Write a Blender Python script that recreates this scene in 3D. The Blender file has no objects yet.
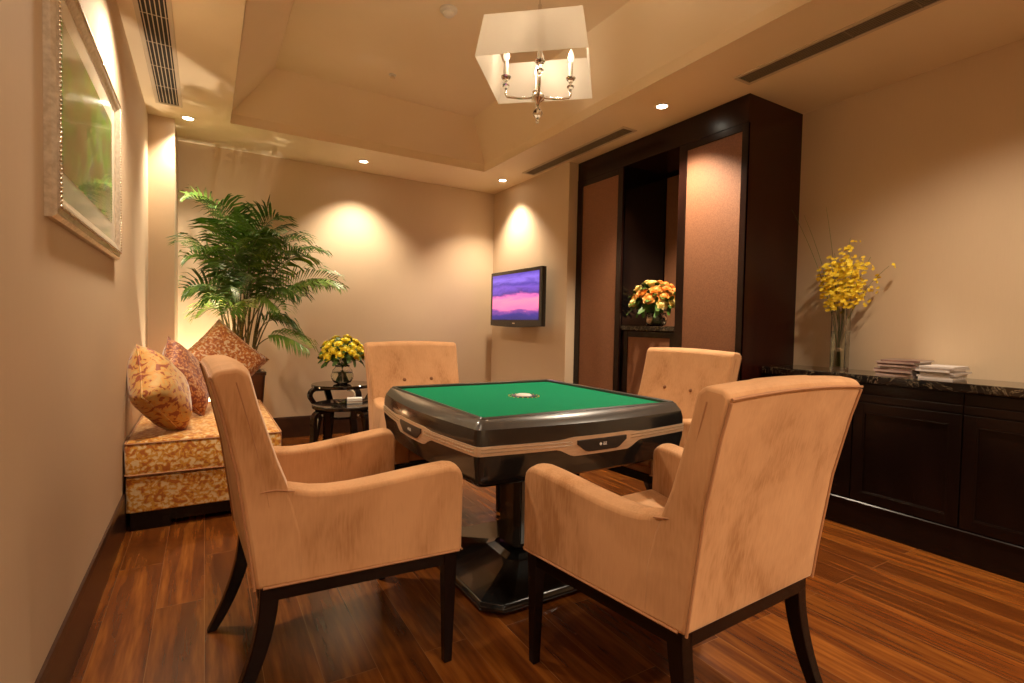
import bpy, bmesh, math, random
from mathutils import Vector, Matrix, Euler
PI = math.pi
R = math.radians
S = bpy.context.scene
COL = S.collection
random.seed(7)

# ------------------------------------------------------------------ render look
S.view_settings.view_transform = 'Standard'
S.view_settings.look = 'None'
S.view_settings.gamma = 1
S.view_settings.use_curve_mapping = False
S.view_settings.exposure = 0.84
try:
    S.cycles.max_bounces = 8
    S.cycles.diffuse_bounces = 5
    S.cycles.glossy_bounces = 4
    S.cycles.transmission_bounces = 8
    S.cycles.transparent_max_bounces = 8
    S.cycles.sample_clamp_indirect = 4.0
    S.cycles.caustics_reflective = False
    S.cycles.caustics_refractive = False
    S.cycles.use_denoising = True
except Exception:
    pass

# ------------------------------------------------------------------ camera
CH, CF, CY, CP, CR = 1.15, 514.2, .5388, -.0322, .0209
fw = Vector((math.sin(CY)*math.cos(CP), math.cos(CY)*math.cos(CP), math.sin(CP)))
rt = Vector((math.cos(CY), -math.sin(CY), 0))
upv = rt.cross(fw)
r2 = math.cos(CR)*rt + math.sin(CR)*upv
u2 = -math.sin(CR)*rt + math.cos(CR)*upv
cam = bpy.data.cameras.new('camera')
cam.sensor_width = 36
cam.lens = CF*36/1024
cam.clip_start = .02
co = bpy.data.objects.new('camera', cam)
COL.objects.link(co)
M = Matrix((r2, u2, -fw)).transposed().to_4x4()
M.translation = Vector((0, 0, CH))
co.matrix_world = M
S.camera = co

# ------------------------------------------------------------------ materials
def lin(c):
    return tuple((v/255/12.92 if v/255 <= .04045 else ((v/255+.055)/1.055)**2.4) for v in c)

def nt(name):
    m = bpy.data.materials.new(name)
    m.use_nodes = True
    return m, m.node_tree.nodes, m.node_tree.links, m.node_tree.nodes['Principled BSDF']

def setp(b, **k):
    names = dict(rough='Roughness', metal='Metallic', trans='Transmission Weight', ior='IOR',
                 coat='Coat Weight', coatr='Coat Roughness', sheen='Sheen Weight', sheenr='Sheen Roughness',
                 spec='Specular IOR Level', alpha='Alpha', sss='Subsurface Weight')
    for a, v in k.items():
        b.inputs[names[a]].default_value = v

def N(nodes, t, **k):
    n = nodes.new(t)
    for a, v in k.items():
        setattr(n, a, v)
    return n

def ramp(nodes, stops, interp='LINEAR'):
    r = nodes.new('ShaderNodeValToRGB')
    r.color_ramp.interpolation = interp
    e = r.color_ramp.elements
    e[0].position, e[0].color = stops[0][0], (*stops[0][1], 1)
    e[1].position, e[1].color = stops[-1][0], (*stops[-1][1], 1)
    for p, c in stops[1:-1]:
        x = e.new(p)
        x.color = (*c, 1)
    return r

def mapping(nodes, links, scale=(1, 1, 1), rot=(0, 0, 0), coord='Object', loc=(0, 0, 0)):
    tc = nodes.new('ShaderNodeTexCoord')
    mp = nodes.new('ShaderNodeMapping')
    mp.inputs['Scale'].default_value = scale
    mp.inputs['Rotation'].default_value = rot
    mp.inputs['Location'].default_value = loc
    links.new(tc.outputs[coord], mp.inputs['Vector'])
    return mp

def noise(nodes, links, mp, scale, detail=3, rough=.5, dist=0):
    n = nodes.new('ShaderNodeTexNoise')
    n.inputs['Scale'].default_value = scale
    n.inputs['Detail'].default_value = detail
    n.inputs['Roughness'].default_value = rough
    n.inputs['Distortion'].default_value = dist
    links.new(mp.outputs[0], n.inputs['Vector'])
    return n

def bump(nodes, links, b, src, strength=.2, dist=.01):
    bp = nodes.new('ShaderNodeBump')
    bp.inputs['Strength'].default_value = strength
    bp.inputs['Distance'].default_value = dist
    links.new(src, bp.inputs['Height'])
    links.new(bp.outputs[0], b.inputs['Normal'])

def two_tone(name, c1, c2, scale=8, mapscale=(1, 1, 1), detail=3, lo=.35, hi=.65, bs=0, bscale=None, **k):
    m, n, l, b = nt(name)
    mp = mapping(n, l, mapscale)
    no = noise(n, l, mp, scale, detail)
    rp = ramp(n, [(lo, c1), (hi, c2)])
    l.new(no.outputs['Fac'], rp.inputs[0])
    l.new(rp.outputs[0], b.inputs['Base Color'])
    if bs:
        no2 = noise(n, l, mp, bscale or scale*6, 2)
        bump(n, l, b, no2.outputs['Fac'], bs, .004)
    setp(b, **k)
    return m

def wallpaper(name, c, seam=1.15):
    m, n, l, b = nt(name)
    mp = mapping(n, l, (1, 1, .04))
    no = noise(n, l, mp, 260, 3)
    mp2 = mapping(n, l, (1, 1, 1))
    no2 = noise(n, l, mp2, 1.6, 2)
    c2 = tuple(v*.93 for v in c)
    rp = ramp(n, [(.3, c2), (.7, c)])
    ad = N(n, 'ShaderNodeMath', operation='MULTIPLY_ADD')
    ad.inputs[1].default_value = .35
    l.new(no.outputs['Fac'], ad.inputs[0])
    mu = N(n, 'ShaderNodeMath', operation='MULTIPLY')
    mu.inputs[1].default_value = .65
    l.new(no2.outputs['Fac'], mu.inputs[0])
    l.new(mu.outputs[0], ad.inputs[2])
    l.new(ad.outputs[0], rp.inputs[0])
    l.new(rp.outputs[0], b.inputs['Base Color'])
    bump(n, l, b, no.outputs['Fac'], .06, .002)
    setp(b, rough=.62, spec=.35)
    return m

def wood_floor():
    m, n, l, b = nt('floor_wood')
    mp = mapping(n, l, (1, 1, 1), (0, 0, PI/2))
    br = n.new('ShaderNodeTexBrick')
    br.offset = .37
    br.inputs['Scale'].default_value = 1
    br.inputs['Brick Width'].default_value = 1.21
    br.inputs['Row Height'].default_value = .165
    br.inputs['Mortar Size'].default_value = .0013
    br.inputs['Mortar Smooth'].default_value = .3
    br.inputs['Bias'].default_value = 0
    br.inputs['Color1'].default_value = (0, 0, 0, 1)
    br.inputs['Color2'].default_value = (1, 1, 1, 1)
    br.inputs['Mortar'].default_value = (.5, .5, .5, 1)
    l.new(mp.outputs[0], br.inputs['Vector'])
    # grain, shifted per plank
    tc = n.new('ShaderNodeTexCoord')
    sc = N(n, 'ShaderNodeVectorMath', operation='MULTIPLY')
    sc.inputs[1].default_value = (9, .75, 1)
    l.new(tc.outputs['Object'], sc.inputs[0])
    sh = N(n, 'ShaderNodeVectorMath', operation='MULTIPLY')
    sh.inputs[1].default_value = (13, 7, 5)
    l.new(br.outputs['Color'], sh.inputs[0])
    ad = N(n, 'ShaderNodeVectorMath', operation='ADD')
    l.new(sc.outputs[0], ad.inputs[0])
    l.new(sh.outputs[0], ad.inputs[1])
    g = n.new('ShaderNodeTexNoise')
    g.inputs['Scale'].default_value = .9
    g.inputs['Detail'].default_value = 2
    g.inputs['Distortion'].default_value = .5
    l.new(ad.outputs[0], g.inputs['Vector'])
    # rings from banding the noise -> cathedral grain
    mm = N(n, 'ShaderNodeMath', operation='MULTIPLY')
    mm.inputs[1].default_value = 20
    l.new(g.outputs['Fac'], mm.inputs[0])
    si = N(n, 'ShaderNodeMath', operation='SINE')
    l.new(mm.outputs[0], si.inputs[0])
    s2 = N(n, 'ShaderNodeMath', operation='MULTIPLY_ADD')
    s2.inputs[1].default_value = .13
    s2.inputs[2].default_value = .5
    l.new(si.outputs[0], s2.inputs[0])
    g2 = n.new('ShaderNodeTexNoise')
    g2.inputs['Scale'].default_value = 6
    g2.inputs['Detail'].default_value = 5
    l.new(ad.outputs[0], g2.inputs['Vector'])
    s3 = N(n, 'ShaderNodeMath', operation='MULTIPLY_ADD')
    s3.inputs[1].default_value = .45
    l.new(g2.outputs['Fac'], s3.inputs[0])
    s4 = N(n, 'ShaderNodeMath', operation='MULTIPLY')
    s4.inputs[1].default_value = .6
    l.new(s2.outputs[0], s4.inputs[0])
    l.new(s4.outputs[0], s3.inputs[2])
    rp = ramp(n, [(.32, (.045, .010, .002)), (.52, (.118, .031, .0045)), (.70, (.22, .072, .011))])
    l.new(s3.outputs[0], rp.inputs[0])
    # plank tint
    hs = n.new('ShaderNodeHueSaturation')
    vr = N(n, 'ShaderNodeMath', operation='MULTIPLY_ADD')
    vr.inputs[1].default_value = .35
    vr.inputs[2].default_value = .82
    l.new(br.outputs['Color'], vr.inputs[0])
    l.new(vr.outputs[0], hs.inputs['Value'])
    l.new(rp.outputs[0], hs.inputs['Color'])
    mx = N(n, 'ShaderNodeMixRGB', blend_type='MIX')
    mx.inputs[2].default_value = (.24, .11, .04, 1)
    fm = N(n, 'ShaderNodeMath', operation='MULTIPLY')
    fm.inputs[1].default_value = .55
    l.new(br.outputs['Fac'], fm.inputs[0])
    l.new(fm.outputs[0], mx.inputs[0])
    l.new(hs.outputs[0], mx.inputs[1])
    l.new(mx.outputs[0], b.inputs['Base Color'])
    bump(n, l, b, br.outputs['Fac'], -.15, .001)
    setp(b, rough=.27, spec=.45, coat=.1, coatr=.15)
    return m

def velvet(name, c_lo, c_hi):
    m, n, l, b = nt(name)
    a = noise(n, l, mapping(n, l, (1, 1, .8)), 4.2, 3, .55, .5)
    f = noise(n, l, mapping(n, l, (1, 1, .12)), 150, 2)
    ad = N(n, 'ShaderNodeMath', operation='MULTIPLY_ADD')
    ad.inputs[1].default_value = .22
    l.new(f.outputs['Fac'], ad.inputs[0])
    mu = N(n, 'ShaderNodeMath', operation='MULTIPLY')
    mu.inputs[1].default_value = .78
    l.new(a.outputs['Fac'], mu.inputs[0])
    l.new(mu.outputs[0], ad.inputs[2])
    rp = ramp(n, [(.33, c_lo), (.46, tuple(.35*x+.65*y for x, y in zip(c_lo, c_hi))), (.62, c_hi)])
    l.new(ad.outputs[0], rp.inputs[0])
    l.new(rp.outputs[0], b.inputs['Base Color'])
    bump(n, l, b, a.outputs['Fac'], .25, .02)
    setp(b, rough=.75, sheen=.35, sheenr=.35, spec=.2)
    b.inputs['Sheen Tint'].default_value = (1, .78, .58, 1)
    return m

def damask(name, base, mid, dark, scale=24, lo=.47):
    m, n, l, b = nt(name)
    mp = mapping(n, l, (1, 1, 1))
    a = noise(n, l, mp, scale, 2.5, .55, 1.6)
    v = n.new('ShaderNodeTexVoronoi')
    v.feature = 'SMOOTH_F1'
    v.inputs['Scale'].default_value = scale*2.2
    l.new(mp.outputs[0], v.inputs['Vector'])
    ad = N(n, 'ShaderNodeMath', operation='MULTIPLY_ADD')
    ad.inputs[1].default_value = .42
    l.new(v.outputs['Distance'], ad.inputs[0])
    mu = N(n, 'ShaderNodeMath', operation='MULTIPLY')
    mu.inputs[1].default_value = .75
    l.new(a.outputs['Fac'], mu.inputs[0])
    l.new(mu.outputs[0], ad.inputs[2])
    rp = ramp(n, [(lo-.10, base), (lo-.01, tuple(x*.95 for x in base)), (lo+.03, mid), (lo+.10, mid), (lo+.14, dark)])
    l.new(ad.outputs[0], rp.inputs[0])
    l.new(rp.outputs[0], b.inputs['Base Color'])
    bump(n, l, b, ad.outputs[0], .4, .006)
    setp(b, rough=.55, sheen=.4, sheenr=.4, spec=.3)
    return m

def plain(name, c, **k):
    m, n, l, b = nt(name)
    mp = mapping(n, l)
    no = noise(n, l, mp, 12, 2)
    rp = ramp(n, [(.3, tuple(v*.94 for v in c)), (.7, c)])
    l.new(no.outputs['Fac'], rp.inputs[0])
    l.new(rp.outputs[0], b.inputs['Base Color'])
    setp(b, **k)
    return m

def marble():
    m, n, l, b = nt('black_marble')
    mp = mapping(n, l, (1, 1, 1))
    a = noise(n, l, mp, 7, 6, .65, 2.2)
    rp = ramp(n, [(.44, (.008, .006, .005)), (.502, (.012, .009, .007)), (.508, (.36, .29, .18)), (.516, (.015, .010, .008)), (.72, (.03, .02, .012)), (.76, (.20, .16, .10))])
    l.new(a.outputs['Fac'], rp.inputs[0])
    l.new(rp.outputs[0], b.inputs['Base Color'])
    setp(b, rough=.07, spec=.6)
    return m

def emit(name, c, s):
    m, n, l, b = nt(name)
    b.inputs['Base Color'].default_value = (*c, 1)
    b.inputs['Emission Color'].default_value = (*c, 1)
    b.inputs['Emission Strength'].default_value = s
    return m

def tv_picture():
    m, n, l, b = nt('screen_picture')
    tc = n.new('ShaderNodeTexCoord')
    sp = n.new('ShaderNodeSeparateXYZ')
    l.new(tc.outputs['Object'], sp.inputs[0])
    mp = mapping(n, l, (1, 1.2, 6))
    no = noise(n, l, mp, 2.2, 4, .6, .4)
    t = N(n, 'ShaderNodeMath', operation='MULTIPLY_ADD')     # height 0..1 with cloud wobble
    t.inputs[1].default_value = 1/.50
    t.inputs[2].default_value = .5-.16
    l.new(sp.outputs['Z'], t.inputs[0])
    t2 = N(n, 'ShaderNodeMath', operation='MULTIPLY_ADD')
    t2.inputs[1].default_value = .32
    l.new(no.outputs['Fac'], t2.inputs[0])
    l.new(t.outputs[0], t2.inputs[2])
    rp = ramp(n, [(0, lin((28, 30, 95))), (.14, lin((45, 40, 120))), (.22, lin((110, 60, 140))), (.28, lin((235, 110, 160))), (.45, lin((250, 130, 160))),
                  (.54, lin((220, 100, 170))), (.60, lin((75, 45, 130))), (.70, lin((110, 75, 185))), (.78, lin((70, 50, 150))), (.88, lin((130, 100, 210))), (1, lin((85, 65, 170)))])
    l.new(t2.outputs[0], rp.inputs[0])
    l.new(rp.outputs[0], b.inputs['Emission Color'])
    b.inputs['Emission Strength'].default_value = .85
    b.inputs['Base Color'].default_value = (.01, .01, .01, 1)
    setp(b, rough=.2)
    return m

def artwork():
    m, n, l, b = nt('abstract_print')
    mp = mapping(n, l, (1, 3.2, 1.1))
    no = noise(n, l, mp, 1.9, 4, .6, 1.1)
    rp = ramp(n, [(.30, lin((120, 110, 70))), (.40, lin((135, 95, 60))), (.445, lin((90, 120, 60))), (.49, lin((70, 150, 50))), (.52, lin((130, 180, 50))), (.555, lin((85, 130, 125))), (.59, lin((130, 90, 60))), (.66, lin((100, 130, 80)))])
    l.new(no.outputs['Fac'], rp.inputs[0])
    l.new(rp.outputs[0], b.inputs['Base Color'])
    setp(b, rough=.15, spec=.5, coat=.6, coatr=.03)
    return m

M_WALL = wallpaper('wall_fabric', (.63, .49, .335))
M_CEIL = two_tone('ceiling_paint', (.80, .67, .48), (.83, .70, .51), 2, rough=.55)
M_FLOOR = wood_floor()
M_DARK = two_tone('dark_wood', (.009, .003, .002), (.015, .0045, .003), 14, (1, 1, .15), rough=.26, spec=.3)
M_CABSIDE = two_tone('mahogany_panel', (.020, .004, .003), (.034, .007, .004), 10, (1, 1, .1), rough=.26, spec=.35)
M_BASEB = two_tone('baseboard_wood', (.035, .014, .008), (.055, .022, .011), 14, (1, .15, 1), rough=.28)
M_BLACKW = two_tone('espresso_wood', (.004, .0015, .0013), (.007, .0028, .0022), 10, (1, 1, .2), rough=.24, spec=.32)
M_LACQ = plain('black_lacquer', (.006, .004, .004), rough=.12)
M_PANEL = two_tone('woven_panel', (.17, .068, .030), (.24, .10, .045), 180, (1, 1, .6), 2, rough=.6, bs=.15, bscale=300)
M_BUTTON = plain('button_dimple_shade', (.22, .09, .035), rough=.8)  # darker than the chair velvet: the dimple's shadow is put into the colour
M_VELV = velvet('peach_velvet', (.37, .175, .068), (.60, .335, .165))
M_PIPE = plain('velvet_piping', (.42, .20, .09), rough=.7)
M_SOFA = damask('gold_damask', (.70, .50, .26), (.58, .27, .035), (.40, .12, .02), 24, .50)
M_PIL1 = damask('gold_pillow_damask', (.52, .33, .11), (.55, .28, .07), (.28, .07, .025), 17, .50)
M_PIL2 = damask('rust_pillow_damask', (.50, .30, .15), (.42, .15, .04), (.20, .045, .02), 26, .44)
M_PIL3 = damask('cream_pillow_damask', (.66, .50, .32), (.52, .20, .05), (.34, .10, .03), 27, .49)
M_MARB = marble()
M_BLK = plain('gloss_black', (.010, .010, .010), rough=.16, coat=.4, coatr=.05)
M_BLKM = plain('satin_black', (.018, .016, .015), rough=.35)
M_RIM = plain('rim_grey', (.055, .048, .042), rough=.3, coat=.3)
M_BAND = two_tone('champagne_metal', (.55, .40, .27), (.64, .48, .33), 20, (1, 1, 8), rough=.34, metal=.45)
M_SILV = plain('silver_line', (.75, .70, .62), rough=.2, metal=1)
M_COLM = plain('column_metal', (.26, .31, .35), rough=.3, metal=.2)
M_FELT = two_tone('green_felt', (.002, .17, .072), (.004, .23, .10), 160, detail=2, rough=.9, bs=.1, spec=.1)
M_WHITE = plain('white_plastic', (.75, .72, .66), rough=.4)
M_VENT = plain('vent_paint', (.60, .50, .37), rough=.5)
M_VDARK = plain('vent_dark', (.02, .016, .012), rough=.8)
M_VSLAT = plain('vent_slat', (.24, .19, .135), rough=.5)
M_LAMP = emit('lamp_glow', (1, .90, .70), 14)
M_TRIMW = plain('lamp_ring', (.8, .75, .66), rough=.35)
M_SHADE = plain('lamp_shade_fabric', (.66, .60, .50), rough=.8)
_m, _n, _l, _b = nt('lamp_shade_translucent')
_b.inputs['Base Color'].default_value = (.74, .70, .63, 1)
_b.inputs['Roughness'].default_value = .8
_t = _n.new('ShaderNodeBsdfTranslucent')
_t.inputs['Color'].default_value = (.84, .80, .74, 1)
_x = _n.new('ShaderNodeMixShader')
_x.inputs[0].default_value = .70
_l.new(_b.outputs[0], _x.inputs[1]); _l.new(_t.outputs[0], _x.inputs[2])
_l.new(_x.outputs[0], _n['Material Output'].inputs['Surface'])
M_SHADET = _m
M_CHROME = plain('chrome', (.80, .78, .75), rough=.12, metal=1)
M_GLASS, _n, _l, _b = nt('clear_glass')
_b.inputs['Base Color'].default_value = (.97, .98, .96, 1)
setp(_b, rough=.02, trans=1, ior=1.45)
M_WATER, _n, _l, _b = nt('vase_water')
_b.inputs['Base Color'].default_value = (.93, .95, .80, 1)
setp(_b, rough=.02, trans=1, ior=1.33)
M_BULB = emit('bulb_glass', (1, .90, .74), .5)
M_FRAME = two_tone('silver_gilt', (.50, .42, .31), (.66, .58, .46), 60, rough=.35, metal=.45, bs=.2, bscale=200)
M_FRAMEB = two_tone('gilt_beading', (.45, .36, .24), (.85, .78, .66), 90, rough=.25, metal=.9)
M_MAT = plain('picture_mat', (.68, .62, .50), rough=.15, coat=.5, coatr=.03)
M_ART = artwork()
M_SCR = tv_picture()
M_LEAF = two_tone('palm_leaf', (.03, .085, .012), (.12, .22, .035), 9, rough=.42, spec=.4)
M_LEAFY = two_tone('palm_leaf_bright', (.08, .18, .02), (.22, .34, .05), 9, rough=.42, spec=.4)
M_STEMP = two_tone('palm_stem', (.06, .07, .015), (.16, .13, .04), 20, (1, 1, 4), rough=.5)
M_SOIL = plain('soil', (.03, .018, .01), rough=.9)
M_POT = two_tone('planter_brown', (.035, .014, .008), (.055, .022, .012), 10, rough=.3)
M_YROSE = two_tone('yellow_petal', (.93, .74, .03), (.97, .86, .09), 30, rough=.5, sss=.05)
M_OROSE = two_tone('orange_petal', (.75, .27, .04), (.85, .42, .10), 30, rough=.5)
M_CROSE = two_tone('cream_petal', (.80, .60, .16), (.88, .74, .34), 30, rough=.5)
M_GREEN = two_tone('stem_green', (.03, .09, .01), (.08, .17, .02), 20, rough=.5)
M_ORCH = two_tone('orchid_petal', (.86, .60, .012), (.95, .78, .05), 50, rough=.5)
M_PAPER = two_tone('white_paper', (.52, .47, .45), (.64, .59, .56), 40, (1, 1, 20), rough=.45)
M_PAPERD = two_tone('dark_cover', (.13, .07, .06), (.24, .15, .13), 9, rough=.3)
M_PAPERP = two_tone('pink_cover', (.30, .20, .17), (.42, .30, .26), 9, rough=.3)
M_GOLD = plain('gold_dot', (.7, .5, .15), rough=.3, metal=.6)
M_TTOP = plain('table_black_top', (.010, .007, .006), rough=.06, coat=.4)

# ------------------------------------------------------------------ mesh helpers
def nb():
    return bmesh.new()

def box(bm, x0, x1, y0, y1, z0, z1, mi=0):
    vs = [bm.verts.new((x, y, z)) for x in (x0, x1) for y in (y0, y1) for z in (z0, z1)]
    for f in ((0, 1, 3, 2), (4, 6, 7, 5), (0, 4, 5, 1), (2, 3, 7, 6), (0, 2, 6, 4), (1, 5, 7, 3)):
        bm.faces.new([vs[i] for i in f]).material_index = mi
    return vs

def prism(bm, pts, a0, a1, axis='y', mi=0):
    """pts in the plane perpendicular to axis (ordered as remaining xyz axes)"""
    def mk(p, a):
        if axis == 'y': return (p[0], a, p[1])
        if axis == 'x': return (a, p[0], p[1])
        return (p[0], p[1], a)
    A = [bm.verts.new(mk(p, a0)) for p in pts]
    B = [bm.verts.new(mk(p, a1)) for p in pts]
    n = len(pts)
    bm.faces.new(A).material_index = mi
    bm.faces.new(list(reversed(B))).material_index = mi
    for i in range(n):
        bm.faces.new((A[i], B[i], B[(i+1) % n], A[(i+1) % n])).material_index = mi

def loft(bm, rings, cap=True, closed=True, mi=0):
    L = [[bm.verts.new(p) for p in r] for r in rings]
    n = len(rings[0])
    for a, b in zip(L, L[1:]):
        for i in range(n if closed else n-1):
            j = (i+1) % n
            bm.faces.new((a[i], a[j], b[j], b[i])).material_index = mi
    if cap and closed:
        bm.faces.new(list(reversed(L[0]))).material_index = mi
        bm.faces.new(L[-1]).material_index = mi
    return L

def lathe(bm, prof, c=(0, 0, 0), n=24, mi=0, cap=True):
    rings = [[(c[0]+r*math.cos(2*PI*i/n), c[1]+r*math.sin(2*PI*i/n), c[2]+z) for i in range(n)] for r, z in prof]
    loft(bm, rings, cap, True, mi)

def tube(bm, pts, r, n=8, mi=0, cap=True):
    pts = [Vector(p) for p in pts]
    rad = r if isinstance(r, (list, tuple)) else [r]*len(pts)
    rings = []
    t0 = (pts[1]-pts[0]).normalized()
    ref = Vector((0, 0, 1)) if abs(t0.z) < .9 else Vector((1, 0, 0))
    nx = t0.cross(ref).normalized()
    for i, p in enumerate(pts):
        t = (pts[min(i+1, len(pts)-1)]-pts[max(i-1, 0)]).normalized()
        nx = (nx - t*nx.dot(t)).normalized()
        ny = t.cross(nx)
        rings.append([tuple(p+rad[i]*(math.cos(2*PI*k/n)*nx+math.sin(2*PI*k/n)*ny)) for k in range(n)])
    loft(bm, rings, cap, True, mi)

def bez(p0, p1, p2, n):
    p0, p1, p2 = Vector(p0), Vector(p1), Vector(p2)
    return [(1-t)**2*p0+2*t*(1-t)*p1+t*t*p2 for t in [i/n for i in range(n+1)]]

def rsq(a, rad, z, n=5, cx=0, cy=0, bulge=0, b=None):
    """rounded square ring; bulge pushes the middles of the sides outwards"""
    b = b or a
    out = []
    K = 9
    for q in range(4):
        ca = [(1, 1), (-1, 1), (-1, -1), (1, -1)][q]
        ccx, ccy = ca[0]*(a-rad), ca[1]*(b-rad)
        for i in range(n+1):
            t = q*PI/2 + (PI/2)*i/n
            out.append((ccx+rad*math.cos(t), ccy+rad*math.sin(t)))
        # side to the next corner
        nx = [(1, 1), (-1, 1), (-1, -1), (1, -1)][(q+1) % 4]
        t = (q+1)*PI/2
        p0 = (ccx+rad*math.cos(t), ccy+rad*math.sin(t))
        p1 = (nx[0]*(a-rad)+rad*math.cos(t), nx[1]*(b-rad)+rad*math.sin(t))
        for k in range(1, K):
            u = k/K
            bu = bulge*math.sin(PI*u)
            out.append((p0[0]+(p1[0]-p0[0])*u+bu*math.cos(t), p0[1]+(p1[1]-p0[1])*u+bu*math.sin(t)))
    return [(cx+x, cy+y, z) for x, y in out]

def obj(name, bm, mats, parent=None, smooth=False, bevel=0, seg=2, sub=0, sharp=None):
    bmesh.ops.recalc_face_normals(bm, faces=bm.faces)
    me = bpy.data.meshes.new(name)
    bm.to_mesh(me)
    bm.free()
    for m in (mats if isinstance(mats, (list, tuple)) else [mats]):
        me.materials.append(m)
    o = bpy.data.objects.new(name, me)
    COL.objects.link(o)
    if parent:
        o.parent = parent
    if bevel:
        b = o.modifiers.new('bevel', 'BEVEL')
        b.width = bevel
        b.segments = seg
        b.limit_method = 'ANGLE'
        b.angle_limit = R(32)
        b.harden_normals = False
    if sub:
        s = o.modifiers.new('sub', 'SUBSURF')
        s.levels = s.render_levels = sub
    if smooth:
        for p in me.polygons:
            p.use_smooth = True
        if sharp is not None:
            try:
                me.set_sharp_from_angle(angle=R(sharp))
            except Exception:
                pass
    return o

def tag(o, label, cat, group=None, kind=None):
    o['label'] = label
    o['category'] = cat
    if group: o['group'] = group
    if kind: o['kind'] = kind
    return o

def thing(name, label, cat, loc=(0, 0, 0), rz=0, group=None):
    o = bpy.data.objects.new(name, None)
    COL.objects.link(o)
    o.empty_display_size = .1
    o.location = loc
    o.rotation_euler = (0, 0, rz)
    return tag(o, label, cat, group)

def struct(name, bm, m, **k):
    o = obj(name, bm, m, **k)
    o['kind'] = 'structure'
    return o

def kids(o):
    return [c for c in bpy.data.objects if c.parent == o]

def dup(o, parent=None):
    c = o.copy()
    COL.objects.link(c)
    c.parent = parent
    for k in kids(o):
        dup(k, c)
    return c

def light(kind, name, loc, power, color=(1, .76, .48), rot=(0, 0, 0), **k):
    L = bpy.data.lights.new(name, kind)
    L.energy = power
    L.color = color
    for a, v in k.items():
        setattr(L, a, v)
    o = bpy.data.objects.new(name, L)
    COL.objects.link(o)
    o.location = loc
    o.rotation_euler = rot
    return o

# ------------------------------------------------------------------ room
XL, XT, XR, YB, YR, ZC = -.375, 2.955, 3.67, 5.42, -1.7, 2.70
YC0, YC1 = 2.15, 3.95          # built-in cabinet along the right wall

b = nb(); box(b, XL-.1, XR+.1, YR-.1, YB+.1, -.06, 0)
struct('floor', b, M_FLOOR)
b = nb(); box(b, XL-.12, XL, YR-.1, YB+.1, 0, 3.2)
struct('wall_left', b, M_WALL)
b = nb(); box(b, XL, -.205, 4.85, YB, 0, ZC)
struct('wall_corner', b, M_WALL)
b = nb(); box(b, XL, XR, YB, YB+.12, 0, 3.2)
struct('wall_back', b, M_WALL)
b = nb()
box(b, XR, XR+.12, YR-.1, YC1, 0, 3.2)
box(b, XT, XR+.12, YC1, YB, 0, ZC)
struct('wall_right', b, M_WALL)
b = nb(); box(b, XL, XR, YR-.12, YR, 0, 3.2)
struct('wall_rear', b, M_WALL)

# ceiling: dropped border, lip, sloping sides, flat centre
TX0, TX1, TY0, TY1 = .17, 2.44, -.6, 4.70
b = nb()
box(b, XL, TX0, YR, YB, ZC, ZC+.10)
box(b, TX1, XR, YR, YB, ZC, ZC+.10)
box(b, TX0, TX1, TY1, YB, ZC, ZC+.10)
box(b, TX0, TX1, YR, TY0, ZC, ZC+.10)
def ring(x0, x1, y0, y1, z): return [(x0, y0, z), (x1, y0, z), (x1, y1, z), (x0, y1, z)]
e = .002
loft(b, [ring(TX0+e, TX1-e, TY0+e, TY1-e, ZC+.001), ring(TX0+e, TX1-e, TY0+e, TY1-e, ZC+.074), ring(TX0+e, TX1-e, TY0+e, TY1-e, ZC+.075),
         ring(TX0+.30, TX1-.24, TY0+.24, TY1-.22, 3.12)], cap=False)
box(b, TX0, TX1, TY0, TY1, 3.12, 3.16)
struct('ceiling', b, M_CEIL)

# baseboards
bh = .205
b = nb(); prism(b, [(XL, 0), (XL+.014, 0), (XL+.014, bh-.02), (XL+.009, bh), (XL, bh)], YR, 4.85, 'y')
struct('baseboard_left', b, M_BASEB)
b = nb(); prism(b, [(YB, 0), (YB-.014, 0), (YB-.014, bh-.02), (YB-.009, bh), (YB, bh)], -.205, XT, 'x')
struct('baseboard_back', b, M_BASEB)
b = nb(); prism(b, [(XT, 0), (XT-.014, 0), (XT-.014, bh-.02), (XT-.009, bh), (XT, bh)], YC1, YB-.014, 'y')
struct('baseboard_right', b, M_BASEB)

# ------------------------------------------------------------------ downlights
def downlight_proto():
    t = thing('ceiling_downlight', 'x', 'ceiling light')
    b = nb(); lathe(b, [(.050, 0), (.050, -.004), (.040, -.007), (.036, -.003), (.034, .0)], n=28, cap=False)
    obj('ring', b, M_TRIMW, t, smooth=True)
    b = nb(); lathe(b, [(.035, -.003), (.034, -.0045)], n=24)
    obj('lens', b, M_LAMP, t)
    return t
dl0 = downlight_proto()
DL = [(-.114, 4.771, 'small round downlight at the far left ceiling corner, beside the left air vent'),
      (1.315, 5.06, 'round downlight in the ceiling border in the middle above the back wall'),
      (2.74, 4.85, 'round downlight in the back right ceiling corner above the television'),
      (2.739, 2.607, 'round downlight in front of the dark wardrobe between the two right vents')]
for i, (x, y, lab) in enumerate(DL):
    o = dl0 if i == 0 else dup(dl0)
    o.location = (x, y, ZC)
    tag(o, lab, 'ceiling light', 'recessed downlights in the ceiling border')

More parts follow.
